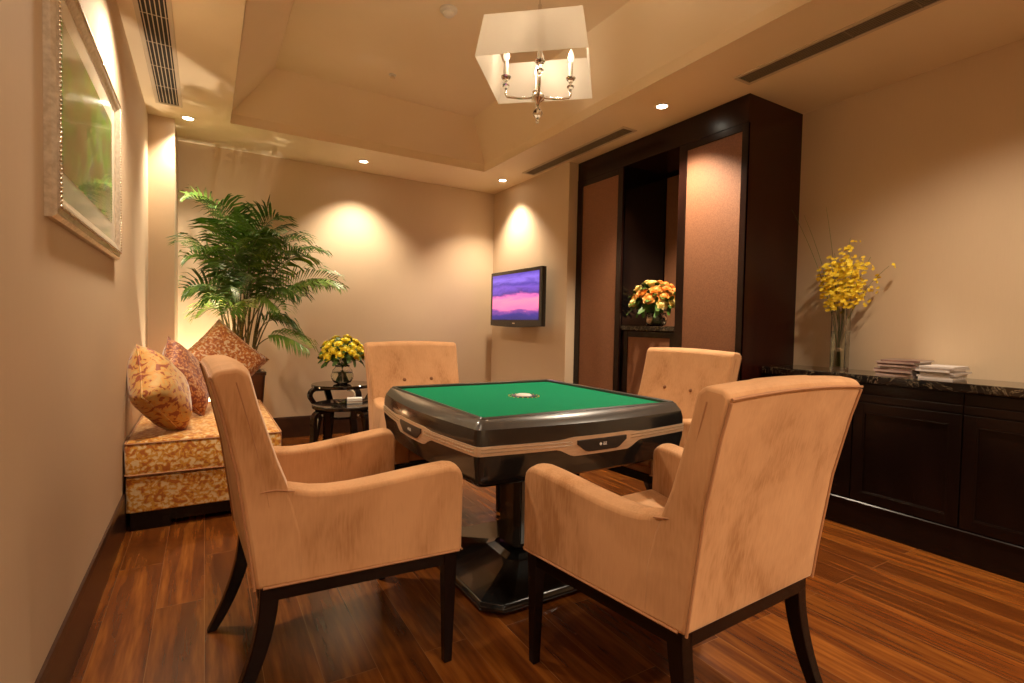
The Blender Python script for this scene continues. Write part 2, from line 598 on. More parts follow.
def spot(x, y, p, size=75, blend=.6, z=ZC-.02, rot=(0, 0, 0), r=.03, color=(1, .815, .60)):
    light('SPOT', 'downlight_and_fill_spot', (x, y, z), p, color, rot, spot_size=R(size), spot_blend=blend, shadow_soft_size=r)
spot(-.114, 4.771, 70, 105, .9)
spot(1.315, 5.06, 86, 105, .8)
spot(2.70, 4.85, 84, 105, .8)
spot(2.70, 2.607, 125, 110)
for x, y, p in ((-.08, 2.95, 105), (-.10, 1.1, 24), (.2, -.9, 85), (1.5, -1.1, 165), (2.75, .9, 62), (2.75, -.6, 85)):  # no fixtures; most are unseen fill added to light the foreground
    spot(x, y, p, 130, .8, r=.06)

# ------------------------------------------------------------------ vents
def vent(label, x0, x1, y0, y1, slats, m_slat, name='air_vent', brk=()):
    cx, cy = (x0+x1)/2, (y0+y1)/2
    t = thing(name, label, 'air vent', (cx, cy, ZC))
    w, l = (x1-x0)/2, (y1-y0)/2
    b = nb()
    f = .022
    for q in ((-w-f, -w, -l-f, l+f), (w, w+f, -l-f, l+f), (-w, w, -l-f, -l), (-w, w, l, l+f)):
        box(b, q[0], q[1], q[2], q[3], -.007, 0)
    obj('frame', b, M_VENT, t, bevel=.002)
    b = nb(); box(b, -w, w, -l, l, -.0015, 0)
    obj('duct_shade', b, M_VDARK, t)  # thin black sheet, its colour stands in for the shaded opening
    b = nb()
    for i in range(slats):
        x = -w+(i+.5)*2*w/slats
        box(b, x-.0022, x+.0022, -l, l, -.006, -.0015)
    obj('grille', b, m_slat, t)
    nbar = max(2, int(2*l/.28))
    for i in range(1, nbar):
        y = -l+i*2*l/nbar
        b = nb(); box(b, -w, w, y-.003, y+.003, -.0062, -.0055)
        obj('crossbar', b, m_slat, t)
    return t
vent('long slatted air vent with black gaps above the framed picture', -.285, -.165, 2.3, 4.53, 6, M_VENT)
vent('narrow grey air vent near the right edge of the ceiling, in front of the wardrobe', 2.815, 2.925, .55, 2.06, 7, M_VSLAT)
vent('narrow grey air vent above the television end of the wardrobe', 2.79, 2.895, 3.05, 4.48, 7, M_VSLAT)

# smoke detector + sprinkler cap
t = thing('smoke_detector', 'round white smoke detector on the recessed ceiling', 'smoke detector', (1.31, 3.05, 3.12))
b = nb(); lathe(b, [(.055, 0), (.055, -.012), (.045, -.020)], n=28); obj('base', b, M_WHITE, t, smooth=True, sharp=40)
b = nb(); lathe(b, [(.034, -.020), (.036, -.034), (.026, -.042), (.004, -.044)], n=24); obj('sensor_cap', b, M_WHITE, t, smooth=True, sharp=50)
t = thing('fire_sprinkler', 'tiny flat ceiling sprinkler cover beyond the smoke detector', 'sprinkler', (1.28, 4.08, 3.12))
b = nb(); lathe(b, [(.030, 0), (.030, -.004), (.026, -.006)], n=20); obj('cover', b, M_WHITE, t)
b = nb(); lathe(b, [(.012, -.006), (.012, -.02), (.02, -.022), (.02, -.025)], n=16); obj('nozzle', b, M_CHROME, t)

# ------------------------------------------------------------------ chandelier
CX, CYY, CZ = 1.30, 1.99, 2.27
t = thing('pendant_lamp', 'square cream shade chandelier with four candle arms hanging over the game table', 'chandelier', (CX, CYY, CZ), R(-41.5))
hb, ht, hh = .236, .207, .185
b = nb()
def sq(h, z): return [(-h, -h, z), (h, -h, z), (h, h, z), (-h, h, z)]
loft(b, [sq(hb, 0), sq(ht, hh), sq(ht-.001, hh), sq(hb-.001, 0), sq(hb, 0)], cap=False)
bmesh.ops.remove_doubles(b, verts=b.verts, dist=1e-6)
obj('lamp_shade', b, M_SHADET, t)
b = nb()
tube(b, [(0, 0, -.085), (0, 0, .33)], .008, 12)
tube(b, [(0, 0, .33), (0, 0, 3.10-CZ)], .0035, 8)
lathe(b, [(.055, 3.10-CZ), (.055, 3.12-CZ)], n=24)
obj('stem', b, M_CHROME, t, smooth=True, sharp=40)
b = nb()
for a in range(4):
    c, s = math.cos(a*PI/2), math.sin(a*PI/2)
    box(b, *sorted((c*.006-s*.004, c*ht-s*-.004*1)) if False else (-.001, .001), -.001, .001, hh-.012, hh-.010)
tube(b, [(-ht, 0, hh-.01), (ht, 0, hh-.01)], .003, 6)
tube(b, [(0, -ht, hh-.01), (0, ht, hh-.01)], .003, 6)
obj('shade_spider', b, M_CHROME, t)
b = nb()
lathe(b, [(.004, -.125), (.010, -.105), (.030, -.092), (.034, -.080), (.020, -.066), (.010, -.05)], n=20)
obj('hub', b, M_CHROME, t, smooth=True)
b = nb()
lathe(b, [(.003, -.20), (.008, -.193), (.008, -.187), (.004, -.182)], n=12)
lathe(b, [(.006, -.18), (.022, -.160), (.022, -.148), (.006, -.128)], n=8)
obj('crystal_finial', b, M_GLASS, t)
for a in range(4):
    ang = a*PI/2 + R(41.5) + R(-31)
    c, s = math.cos(ang), math.sin(ang)
    b = nb()
    tube(b, [(c*.02, s*.02, -.083), (c*.08, s*.08, -.088), (c*.140, s*.140, -.083), (c*.147, s*.147, -.07), (c*.147, s*.147, -.045)], .006, 8)
    arm = obj('arm', b, M_CHROME, t, smooth=True)
    px, py = c*.147, s*.147
    b = nb()
    lathe(b, [(.004, -.045), (.016, -.038), (.016, -.030), (.006, -.024)], (px, py, 0), 8)
    lathe(b, [(.006, -.02), (.022, .004), (.022, .009), (.006, .010)], (px, py, 0), 12)
    obj('crystal_cup', b, M_GLASS, arm)
    b = nb(); lathe(b, [(.010, .010), (.010, .072), (.008, .075)], (px, py, 0), 14)
    obj('candle_sleeve', b, M_SHADE, arm, smooth=True, sharp=40)
    b = nb(); lathe(b, [(.006, .075), (.013, .090), (.014, .100), (.008, .120), (.002, .136)], (px, py, 0), 14)
    obj('bulb', b, M_BULB, arm, smooth=True)
    wp = Matrix.Translation((CX, CYY, CZ)) @ Matrix.Rotation(R(-41.5), 4, 'Z') @ Vector((px*.8, py*.8, .115))
    light('POINT', 'candle_lamp', tuple(wp), 1.25, (1, .80, .56), shadow_soft_size=.02)

# ------------------------------------------------------------------ picture on the left wall
y0, y1, z0, z1 = 1.86, 3.12, 1.42, 2.175
t = thing('framed_picture', 'large silver-gilt framed abstract green print with cream mat on the left wall', 'picture', (XL, (y0+y1)/2, (z0+z1)/2))
w, h = (y1-y0)/2, (z1-z0)/2
prof = [(0, 0), (.016, 0), (.026, .010), (.022, .020), (.030, .034), (.026, .05), (.018, .064), (.014, .075), (0, .075)]   # (depth, inward)
b = nb()
rings = []
for sy, sz in ((-1, -1), (1, -1), (1, 1), (-1, 1)):
    rings.append([(d, sy*(w-i), sz*(h-i)) for d, i in prof])
rings.append(rings[0])
loft(b, rings, cap=False)
bmesh.ops.remove_doubles(b, verts=b.verts, dist=1e-5)
obj('frame', b, M_FRAME, t)
b = nb()
def beads(i, r, step):
    for sz in (-1, 1):
        k = int(2*(w-i)/step)
        for j in range(k+1):
            bmesh.ops.create_icosphere(b, subdivisions=1, radius=r, matrix=Matrix.Translation((.029, -(w-i)+j*2*(w-i)/k, sz*(h-i))))
    for sy in (-1, 1):
        k = int(2*(h-i)/step)
        for j in range(1, k):
            bmesh.ops.create_icosphere(b, subdivisions=1, radius=r, matrix=Matrix.Translation((.029, sy*(w-i), -(h-i)+j*2*(h-i)/k)))
beads(.034, .0055, .0125)
obj('beading', b, M_FRAMEB, t, smooth=True)
b = nb(); box(b, .004, .012, -w+.07, w-.07, -h+.07, h-.07); obj('mat_board', b, M_MAT, t)
b = nb(); box(b, .012, .0135, -w+.15, w-.17, -h+.155, h-.155); obj('print', b, M_ART, t)

# ------------------------------------------------------------------ wardrobe with niche
XF = 3.06
D = XR-XF-.002
t = thing('wardrobe', 'tall dark mahogany built-in wardrobe with woven panels and an open middle niche', 'wardrobe', (XF, YC0, 0))
W_ = YC1-YC0-.002
ZW = ZC-.002
# y boundaries from the near (low y) end
yr0, yr1 = .045, .50      # right woven door panel
yn0, yn1 = .57, 1.175      # niche opening
yl0, yl1 = 1.235, 1.72     # left woven door panel
b = nb()
box(b, 0, D, 0, .03, 0, ZW)                       # near end panel
obj('end_panel', b, M_CABSIDE, t)
b = nb()
box(b, .02, D, W_-.03, W_, 0, ZW)
box(b, 0, D, .03, W_, 2.53, ZW)                   # fascia/top
box(b, .03, D, .03, W_-.03, 0, .08)
box(b, .02, D, yn0-.03, yn0, .08, 2.53)
obj('carcass', b, M_DARK, t)
b = nb(); box(b, -.006, .0, .0, W_, 2.515, 2.53); obj('moulding', b, M_DARK, t, bevel=.002)
b = nb(); box(b, .03, .53, yn1, yn1+.03, .08, 2.53); obj('niche_side', b, M_LACQ, t)
b = nb(); box(b, .53, .545, yn0, yn1, 1.16, 2.53)
obj('niche_back', b, M_LACQ, t)
b = nb(); box(b, .518, .53, yn0, yn1-.01, 1.16, 2.50)
obj('niche_back_panel', b, M_PANEL, t)
def door(name, ya, yb, za, zb, pa, pb, pz0, pz1, x=0):
    b = nb()
    box(b, x-.004, x+.018, ya, pa, za, zb)
    box(b, x-.004, x+.018, pb, yb, za, zb)
    box(b, x-.004, x+.018, pa, pb, za, pz0)
    box(b, x-.004, x+.018, pa, pb, pz1, zb)
    d = obj(name, b, M_DARK, t, bevel=.0025)
    b = nb(); box(b, x+.004, x+.014, pa, pb, pz0, pz1)
    obj('panel', b, M_PANEL, d)
    return d
door('door', .0, yn0-.0, .08, 2.515, yr0, yr1, .2, 2.465)
door('door', yn1+.0, W_, .08, 2.515, yl0, yl1, .2, 2.465)
b = nb(); box(b, .012, .53, yn0, yn1, 1.125, 1.165); obj('niche_counter', b, M_MARB, t, bevel=.003)
door('cupboard_door', yn0+.002, yn1-.012, .08, 1.12, yn0+.07, yn1-.075, .2, 1.07, x=.03)
# niche light, warm and small, assumed under the niche top on the near side
light('SPOT', 'niche_lamp', (XF+.40, YC0+yn0+.10, 2.48), 6.0, (1, .66, .36), (0, 0, 0), spot_size=R(70), spot_blend=.8, shadow_soft_size=.03)
light('POINT', 'niche_fill_light', (XF+.42, YC0+yn0+.07, 1.36), 2.2, (1, .66, .36), shadow_soft_size=.04)  # unseen low light added to brighten the niche back, no fixture

# ------------------------------------------------------------------ sideboard (units + one stone top)
SX = 3.27
ys = [2.11, 1.55, 1.04, .53, .02, -.49]
labs = ['dark espresso sideboard unit touching the wardrobe end, behind the near right chair',
        'dark espresso sideboard unit in the middle of the run, under the magazines',
        'dark espresso sideboard unit at the right edge of the photo']
def unit(w, lab):
    t = thing('sideboard_cabinet', lab, 'cabinet', (0, 0, 0), 0, 'sideboard units along the right wall')
    b = nb(); box(b, .02, XR-SX-.004, 0, w, 0.0, .858)
    obj('carcass', b, M_BLACKW, t)
    b = nb()
    box(b, .0, .02, 0, w, 0, .150)
    prism(b, [(-.006, .150), (.02, .150), (.02, .165), (.0, .165), (-.006, .160)], 0, w, 'y')
    obj('plinth', b, M_BLACKW, t)
    g = .003
    b = nb()
    dz0, dz1 = .170, .745
    s = .055
    box(b, 0, .019, g, s, dz0, dz1); box(b, 0, .019, w-s, w-g, dz0, dz1)
    box(b, 0, .019, s, w-s, dz0, dz0+s); box(b, 0, .019, s, w-s, dz1-s, dz1)
    d = obj('door', b, M_BLACKW, t, bevel=.002)
    b = nb()
    box(b, .010, .016, s, w-s, dz0+s, dz1-s)
    obj('panel', b, M_BLACKW, d)
    b = nb()
    q = s
    for a in ((q, q+.008, dz0+q, dz1-q), (w-q-.008, w-q, dz0+q, dz1-q), (q+.008, w-q-.008, dz0+q, dz0+q+.008), (q+.008, w-q-.008, dz1-q-.008, dz1-q)):
        box(b, .001, .010, a[0], a[1], a[2], a[3])
    obj('bead', b, M_BLACKW, d, bevel=.002)
    b = nb(); box(b, 0, .019, g, w-g, .752, .792); box(b, .004, .019, g, w-g, .797, .853)
    obj('drawer', b, M_BLACKW, t, bevel=.002)
    return t
u0 = unit(ys[0]-ys[1], labs[0]); u0.location = (SX, ys[1], 0)
u1 = unit(.51, labs[1]); u1.location = (SX, ys[2], 0)
for i in (2,):
    c = dup(u1); c.location = (SX, ys[i+1], 0); tag(c, labs[i], 'cabinet', 'sideboard units along the right wall')
b = nb(); box(b, SX-.018, XR-.002, ys[3]-.01, 2.125, .860, .905)
tag(obj('sideboard_countertop', b, M_MARB, bevel=.006, seg=3), 'long polished black marble top with gold veins on the dark sideboard', 'countertop')

# ------------------------------------------------------------------ magazines
def magazine(x, y, z, w, l, th, rz, mcover, lab, group):
    t = thing('magazine', lab, 'magazine', (x, y, z), rz, group)
    b = nb(); box(b, -w/2+.001, w/2-.001, -l/2+.001, l/2-.001, .0007, th-.0007); obj('pages', b, M_PAPER, t)
    b = nb(); box(b, -w/2, w/2, -l/2, l/2, 0, .0007); box(b, -w/2, w/2, -l/2, l/2, th-.0007, th); box(b, -w/2, -w/2+.0008, -l/2, l/2, .0007, th-.0007)
    obj('cover', b, mcover, t)
rnd = random.Random(3)
z = .9052
for i in range(9):
    th = (.010, .009, .011, .009, .010, .009, .010, .009, .010)[i]
    mc = [M_PAPERP, M_PAPERD, M_PAPERP, M_PAPERD, M_PAPER][i % 5]
    lab = {0: 'bottom magazine of the left, darker pile on the marble sideboard top', 8: 'topmost magazine of the left pile on the sideboard, dark cover'}.get(i, 'magazine inside the left, darker pile on the sideboard')
    magazine(3.515+rnd.uniform(-.012, .012), 1.395+rnd.uniform(-.012, .012), z, .26, .185, th, R(2+rnd.uniform(-6, 6)), mc, lab, 'magazines in the left pile')
    z += th+.0004
z = .9052
for i in range(7):
    th = (.009, .010, .009, .010, .010, .009, .010)[i]
    lab = {0: 'bottom magazine of the right, whiter pile on the marble sideboard top', 6: 'topmost magazine of the right, whiter pile on the sideboard'}.get(i, 'magazine inside the right, whiter pile on the sideboard')
    magazine(3.49+rnd.uniform(-.012, .012), 1.205+rnd.uniform(-.010, .010), z, .24, .15, th, R(2+rnd.uniform(-4, 4)), M_PAPER, lab, 'magazines in the right pile')
    z += th+.0004

# ------------------------------------------------------------------ television
TVZ = 1.435
t = thing('television', 'black flat wall television showing a pink and purple sunset', 'television', (2.80, 4.66, TVZ))
w, h = .515, .295
b = nb()
bz = .035
pts = [(-w, -h+.02)] + [(-w + 2*w*i/12, -h - .014*math.sin(PI*i/12)) for i in range(0, 13)] + [(w, -h+.02), (w, h), (-w, h)]
pts = [p for k, p in enumerate(pts) if k not in (0, 14)]
prism(b, pts, .0, .055, 'x')
obj('housing', b, M_BLK, t, bevel=.006)
b = nb(); box(b, -.0015, .0, -w+.045, w-.045, -h+.065, h-.038); obj('screen', b, M_SCR, t)
b = nb()
for i in range(3):
    lathe(b, [(.006, 0), (.006, .001)], (0, 0, 0), 8) if False else None
box(b, -.001, 0, -.025, .025, -h+.022, -h+.034); obj('badge', b, M_SILV, t)
b = nb(); box(b, .055, XT-2.80-.002, -.12, .12, -.13, .13); obj('wall_bracket', b, M_BLKM, t)

# ------------------------------------------------------------------ daybed sofa
sx0, sx1, sy0, sy1 = -.361, .395, 3.36, 4.78
t = thing('daybed', 'gold and rust patterned upholstered daybed on a dark plinth along the left wall', 'sofa', ((sx0+sx1)/2, (sy0+sy1)/2, 0))
w, l = (sx1-sx0)/2, (sy1-sy0)/2
b = nb(); loft(b, [rsq(w, .02, .10, b=l), rsq(w, .02, .288, b=l)]); obj('base', b, M_SOFA, t, bevel=.006)
b = nb(); loft(b, [rsq(w-.012, .02, .292, b=l-.012), rsq(w+.004, .025, .305, b=l+.004), rsq(w+.006, .025, .46, b=l+.006), rsq(w-.006, .03, .482, b=l-.006), rsq(w-.06, .04, .492, b=l-.06)])
cu = obj('seat_cushion', b, M_SOFA, t, smooth=True, sharp=50)
b = nb()
for z in (.305, .474):
    rg = rsq(w+.004, .025, z, b=l+.004); tube(b, rg+[rg[0]], .004, 6)
obj('piping', b, M_PIPE, cu)
b = nb(); box(b, -w+.02, w-.04, -l+.03, l-.03, .03, .10); box(b, -w+.02, -w+.20, -l+.01, l-.03, 0, .10); box(b, w-.2, w-.02, -l+.01, l-.03, 0, .10)
obj('plinth', b, M_BLACKW, t)

def pillow(name_lab, loc, rot, size, th, mat):
    K = 14
    b = nb()
    for side in (1, -1):
        vs = []
        for i in range(K+1):
            row = []
            for j in range(K+1):
                u, v = i/K*2-1, j/K*2-1
                e = (1-u**4)*(1-v**4)
                px = u*size*(1-.10*(1-abs(u))*0-.07*(1-v*v)*abs(u)**3)
                py = v*size*(1-.07*(1-u*u)*abs(v)**3)
                wr = .004*math.sin(9*u+3*v)*math.cos(7*v-2*u)
                row.append(b.verts.new((px, py, side*(th*e**.58+wr*e) if e > 0 else 0)))
            vs.append(row)
        for i in range(K):
            for j in range(K):
                b.faces.new((vs[i][j], vs[i+1][j], vs[i+1][j+1], vs[i][j+1]))
    bmesh.ops.remove_doubles(b, verts=b.verts, dist=1e-4)
    t = thing('throw_pillow', name_lab, 'pillow', loc, 0, 'patterned pillows on the daybed')
    t.rotation_euler = rot
    p = obj('cover', b, mat, t, smooth=True)
    b = nb()
    edge = [(u, -1) for u in [i/10*2-1 for i in range(10)]] + [(1, v) for v in [i/10*2-1 for i in range(10)]] + [(-u, 1) for u in [i/10*2-1 for i in range(10)]] + [(-1, -v) for v in [i/10*2-1 for i in range(10)]]
    pts = [(u*size*(1-.07*(1-v*v)*abs(u)**3), v*size*(1-.07*(1-u*u)*abs(v)**3), 0) for u, v in edge]
    tube(b, pts+[pts[0]], .004, 6)
    obj('piping', b, mat, t, smooth=True)
    return t
PILLOWS = [
 ('gold damask pillow nearest the viewer, leaning on the left wall', (-.222, 3.60, .728), (0, 0, 0), .205, .115, M_PIL1, 'a'),
 ('rust brown pillow standing on one corner behind the gold pillow', (-.11, 4.12, .748), (0, 0, 0), .215, .08, M_PIL2, 'b'),
 ('cream and rust pillow turned as a diamond at the far end of the daybed', (.125, 4.62, .82), (0, 0, 0), .245, .08, M_PIL3, 'c')]
def orient(o, normal, roll):
    n = Vector(normal).normalized()
    q = n.to_track_quat('Z', 'Y')
    o.rotation_mode = 'QUATERNION'
    o.rotation_quaternion = q @ Euler((0, 0, R(roll))).to_quaternion()
for lab, loc, rot, s, th, m, k in PILLOWS:
    o = pillow(lab, loc, rot, s, th, m)
    if k == 'a': orient(o, (.88, -.20, .40), 45)
    if k == 'b': orient(o, (.95, -.42, .50), 38)
    if k == 'c': orient(o, (.25, -1, .35), 45)

# ------------------------------------------------------------------ armchair
def armchair(lab):
    t = thing('armchair', lab, 'armchair', (0, 0, 0), 0, 'peach velvet armchairs around the game table')
    W, Dp, zb = .609, .622, .386
    hw = W/2
    hf_ = .731/2
    def HW(x): return hw+(hf_-hw)*max(0, min(1, x/Dp))
    # backrest with a shaped cross-section
    b = nb()
    prof = [(.0, zb), (-.014, .50), (-.045, .72), (-.085, .90), (-.111, .995), (-.095, 1.012), (-.045, 1.018), (-.022, 1.000), (.005, .90), (.055, .74), (.10, .62), (.125, .52), (.13, zb)]
    ny = 14
    rings = []
    for i in range(ny+1):
        v = -1+2*i/ny
        wv = hw*(1+.0)
        cr = .010*(1-v*v)         # slight crown along the top
        fb = .016*(1-v**4)        # front face swells
        ring_ = []
        for k, (x, z) in enumerate(prof):
            xx = x+(fb if 7 <= k <= 11 else 0)
            zz = z+(cr if 4 <= k <= 7 else 0)
            wz = wv*(HW(x)/hw if z < .63 else 1)*(1+.045*max(0, (z-.6))/.4)
            ring_.append((xx, v*wz, zz))
        rings.append(ring_)
    loft(b, rings)
    back = obj('backrest', b, M_VELV, t, smooth=True, bevel=.016, seg=3, sharp=35)
    # piping round the rear face and seam down each side
    b = nb()
    def pt(x, z, s): return (x, s*hw*(1+.045*max(0, (z-.6))/.4), z)
    for s in (-1, 1):
        tube(b, [pt(x-.001, z, s*.985) for x, z in ((.0, zb), (-.014, .50), (-.045, .72), (-.085, .90), (-.109, .985))], .004, 6)
        tube(b, [pt(x, z, s*.999) for x, z in ((.055, zb), (.045, .55), (.022, .70), (-.02, .87), (-.05, .98))], .0022, 6)
    tube(b, [pt(-.112, .992+.010*(1-v*v), v*.985) for v in [i/8-1 for i in range(17)]], .004, 6)
    obj('piping', b, M_PIPE, back)
    for s in (-1, 1):
        b = nb()
        bmesh.ops.create_uvsphere(b, u_segments=14, v_segments=8, radius=.014, matrix=Matrix.Translation((.056, s*.095, .775)) @ Matrix.Diagonal((.6, 1, 1, 1)))
        obj('button', b, M_BUTTON, back, smooth=True)
        b = nb()   # pleat running up from the button
        tube(b, [(.052, s*.095, .785), (.034, s*.097, .85), (.014, s*.100, .92)], [.0035, .0022, .0008], 6)
        obj('pleat', b, M_PIPE, back)
    # arms
    at = .095
    prof_a = [(.03, zb), (.02, .664), (.06, .668), (.11, .655), (.15, .645), (.20, .640), (.27, .641), (.35, .648), (.44, .658), (.53, .667), (.575, .670), (.605, .665), (.620, .650), (.624, .63), (Dp, zb)]
    for s in (-1, 1):
        b = nb()
        nring = 5
        rings = []
        for i in range(nring+1):
            v = i/nring
            ya = hw-.001-at*v
            cr = .014*math.sin(PI*v)
            rings.append([(x, s*(ya+HW(x)-hw), z+(cr if z > .58 else 0)) for x, z in prof_a])
        loft(b, rings)
        a = obj('arm', b, M_VELV, t, smooth=True, bevel=.018, seg=3, sharp=35)
        b = nb()
        tube(b, [(.02, s*(HW(.02)+.001), zb+.004), (Dp-.01, s*(HW(Dp-.01)+.001), zb+.004)], .0035, 6)
        tube(b, [(Dp+.001, s*(hf_-.004), zb+.004), (Dp+.001, s*(hf_-at), zb+.004)], .0035, 6)
        tube(b, [(-.01, s*(hw+.0015), .664), (.05, s*(HW(.05)+.0015), .668), (.10, s*(HW(.1)+.0015), .658)], .0025, 6)
        obj('piping', b, M_PIPE, a)
    # seat
    def trap(x0, x1, z0, z1, ins, b):
        a = HW(x0)-at+ins; c = HW(x1)-at+ins
        loft(b, [[(x0, -a, z0[0]), (x1, -c, z0[1]), (x1, c, z0[1]), (x0, a, z0[0])], [(x0, -a, z1[0]), (x1, -c, z1[1]), (x1, c, z1[1]), (x0, a, z1[0])]])
    b = nb(); trap(.10, Dp-.014, (zb, zb), (.415, .425), .002, b)
    obj('seat_front', b, M_VELV, t, bevel=.008, seg=2)
    b = nb(); trap(.115, Dp-.004, (.417, .427), (.452, .500), -.002, b)
    obj('seat_cushion', b, M_VELV, t, bevel=.022, seg=4, smooth=True, sharp=50)
    # rail
    b = nb()
    rz0, rz1 = .342, zb
    for s_ in (-1, 1):
        a0, a1 = HW(.03)-.012, HW(Dp)-.014
        loft(b, [[(.03, s_*a0, z_), (Dp-.012, s_*a1, z_), (Dp-.012, s_*(a1-.028), z_), (.03, s_*(a0-.028), z_)] for z_ in (rz0, rz1)])
    box(b, Dp-.040, Dp-.012, -hf_+.042, hf_-.042, rz0, rz1)
    box(b, .012, .040, -hw+.042, hw-.042, rz0, rz1)
    obj('seat_frame', b, M_BLACKW, t, bevel=.002)
    for s in (-1, 1):
        b = nb()
        yc = s*(hf_-.036)
        def r4(cx, z, a, c): return [(cx-a, yc-c, z), (cx+a, yc-c, z), (cx+a, yc+c, z), (cx-a, yc+c, z)]
        loft(b, [r4(Dp-.034, 0, .014, .014), r4(Dp-.034, .2, .019, .018), r4(Dp-.034, zb, .024, .022)])
        obj('front_leg', b, M_BLACKW, t, bevel=.003)
        b = nb()
        yc = s*(hw-.030)
        rr = []
        for i in range(11):
            u = i/10
            z = zb*u
            xc = .040-.115*(1-u)**2.0
            a = .015+.011*u**.6
            rr.append([(xc-a, yc-.016-.006*u, z), (xc+a, yc-.016-.006*u, z), (xc+a, yc+.016+.006*u, z), (xc-a, yc+.016+.006*u, z)])
        loft(b, rr)
        obj('rear_leg', b, M_BLACKW, t, bevel=.003)
    return t
ch = armchair('peach velvet armchair in the left foreground seen side-on, facing the game table')
ch.location = (.109, 1.885, 0); ch.rotation_euler = (0, 0, .044)
CH = [(1.323, .855, 1.611, 'peach velvet armchair in the right foreground, its full back toward the viewer'),
      (1.218, 3.305, -1.549, 'peach velvet armchair on the far side of the table beside the round side tables'),
      (2.57, 2.20, 3.215, 'peach velvet armchair between the game table and the dark wardrobe')]
for x, y, a, lab in CH:
    c = dup(ch)
    c.location = (x, y, 0); c.rotation_euler = (0, 0, a)
    tag(c, lab, 'armchair', 'peach velvet armchairs around the game table')

# ------------------------------------------------------------------ mahjong table
TZ = .81
t = thing('game_table', 'square black automatic mahjong table with green felt top and champagne band', 'game table', (1.332, 2.105, 0), .009)
hf = .480
b = nb(); loft(b, [rsq(hf, .012, TZ-.012), rsq(hf, .012, TZ-.004)]); obj('felt_top', b, M_FELT, t)
# raised inner lip
b = nb()
loft(b, [rsq(hf-.001, .012, TZ-.02), rsq(hf-.001, .012, TZ+.006), rsq(hf+.014, .014, TZ+.010), rsq(hf+.020, .018, TZ+.004), rsq(hf+.020, .018, TZ-.02)], cap=False)
obj('inner_lip', b, M_BAND if False else M_RIM, t)
# shell (profile: half size, corner radius, z, bulge)
ho = .520
CRD = .028
b = nb()
loft(b, [rsq(hf+.018, .018, TZ+.003, bulge=0), rsq(hf+.024, .02, TZ+.002, bulge=.014), rsq(ho-.004, CRD, TZ-.016, bulge=.036), rsq(ho+.004, CRD, TZ-.030, bulge=.042)], cap=False)
obj('top_rim', b, M_RIM, t, smooth=True, sharp=60)
b = nb()
loft(b, [rsq(ho+.004, CRD, TZ-.030, bulge=.042), rsq(ho+.010, CRD, TZ-.060, bulge=.044), rsq(ho+.010, CRD, TZ-.140, bulge=.044), rsq(ho+.002, CRD, TZ-.190, bulge=.040),
         rsq(ho+.000, CRD, TZ-.222, bulge=.036), rsq(ho-.02, CRD, TZ-.240, bulge=.02), rsq(ho-.10, CRD, TZ-.247, bulge=0)], cap=False)
lower = rsq(ho-.10, CRD, TZ-.247)
b.faces.new([b.verts.new(p) for p in lower])
obj('shell', b, M_BLK, t, smooth=True, sharp=50)
# champagne band following the shell, dipping around a drawer pull on each side
def side_pts(a, bu, rad, n=60):
    """points of the side facing -y from corner to corner: returns list of (x, y, u)"""
    out = []
    for i in range(n+1):
        x = -a + 2*a*i/n
        if abs(x) > a-rad:
            dx = abs(x)-(a-rad)
            y = -(a-rad) - math.sqrt(max(0, rad*rad-dx*dx))
        else:
            y = -a - bu*math.sin(PI*(x+a-rad)/(2*(a-rad)))
        out.append((x, y, x/a))
    return out
def smooth(x, a, b_): 
    q = min(1, max(0, (x-a)/(b_-a)))
    return q*q*(3-2*q)
for k in range(4):
    rotm = Matrix.Rotation(k*PI/2, 4, 'Z')
    # only 45 deg of each corner: overlap is fine, parts meet at the corner line
    A = ho+.0125
    P = [p for p in side_pts(A, .044, CRD, 120) if abs(p[0]) <= A-.0082]
    b = nb()
    rings = []
    for x, y, u in P:
        d = smooth(1-abs(x), 1-.22, 1-.13)       # 1 in the centre
        zt = TZ-.086 + .008*d
        zl = TZ-.122 - .030*d
        nrm = Vector((x*.0, -1, 0))
        rings.append([(x, y+.006, zt), (x, y, zt-.001), (x, y-.001, (zt+zl)/2), (x, y, zl+.001), (x, y+.006, zl)])
    loft(b, rings, cap=True)
    bmesh.ops.transform(b, matrix=rotm, verts=b.verts)
    band = obj('band', b, M_BAND, t, smooth=True, sharp=40)
    for x0_, x1_ in ((-A+.015, -.150), (.150, A-.015)):
        for zz in (TZ-.096, TZ-.108):
            seg_ = [(x, y-.0015, zz) for x, y, u in P if x0_ <= x <= x1_]
            b = nb()
            tube(b, seg_, .0013, 5)
            bmesh.ops.transform(b, matrix=rotm, verts=b.verts)
            obj('silver_line', b, M_SILV, band)
    b = nb()
    yy = -A-.044-.001
    top = [(-.125, TZ-.092), (.125, TZ-.092), (.125, TZ-.108), (.085, TZ-.136), (.07, TZ-.140), (-.07, TZ-.140), (-.085, TZ-.136), (-.125, TZ-.108)]
    prism(b, top, yy-.002, yy+.012, 'y')
    bmesh.ops.transform(b, matrix=rotm, verts=b.verts)
    dr = obj('drawer_pull', b, M_BLKM, band, bevel=.002)
    b = nb()
    # small diamond mark and two characters on the pull
    prism(b, [(-.020, TZ-.115), (-.013, TZ-.108), (-.006, TZ-.115), (-.013, TZ-.122)], yy-.0032, yy-.002, 'y')
    for cx in (.004, .014):
        for q in ((-.004, .004, .109, .1105), (-.004, .004, .114, .1155), (-.004, .004, .119, .1205), (-.0008, .0008, .1105, .119), (-.004, -.0028, .1155, .119)):
            box(b, cx+q[0], cx+q[1], yy-.0032, yy-.002, TZ-q[3], TZ-q[2])
    bmesh.ops.transform(b, matrix=rotm, verts=b.verts)
    obj('maker_mark', b, M_WHITE, dr if False else band)
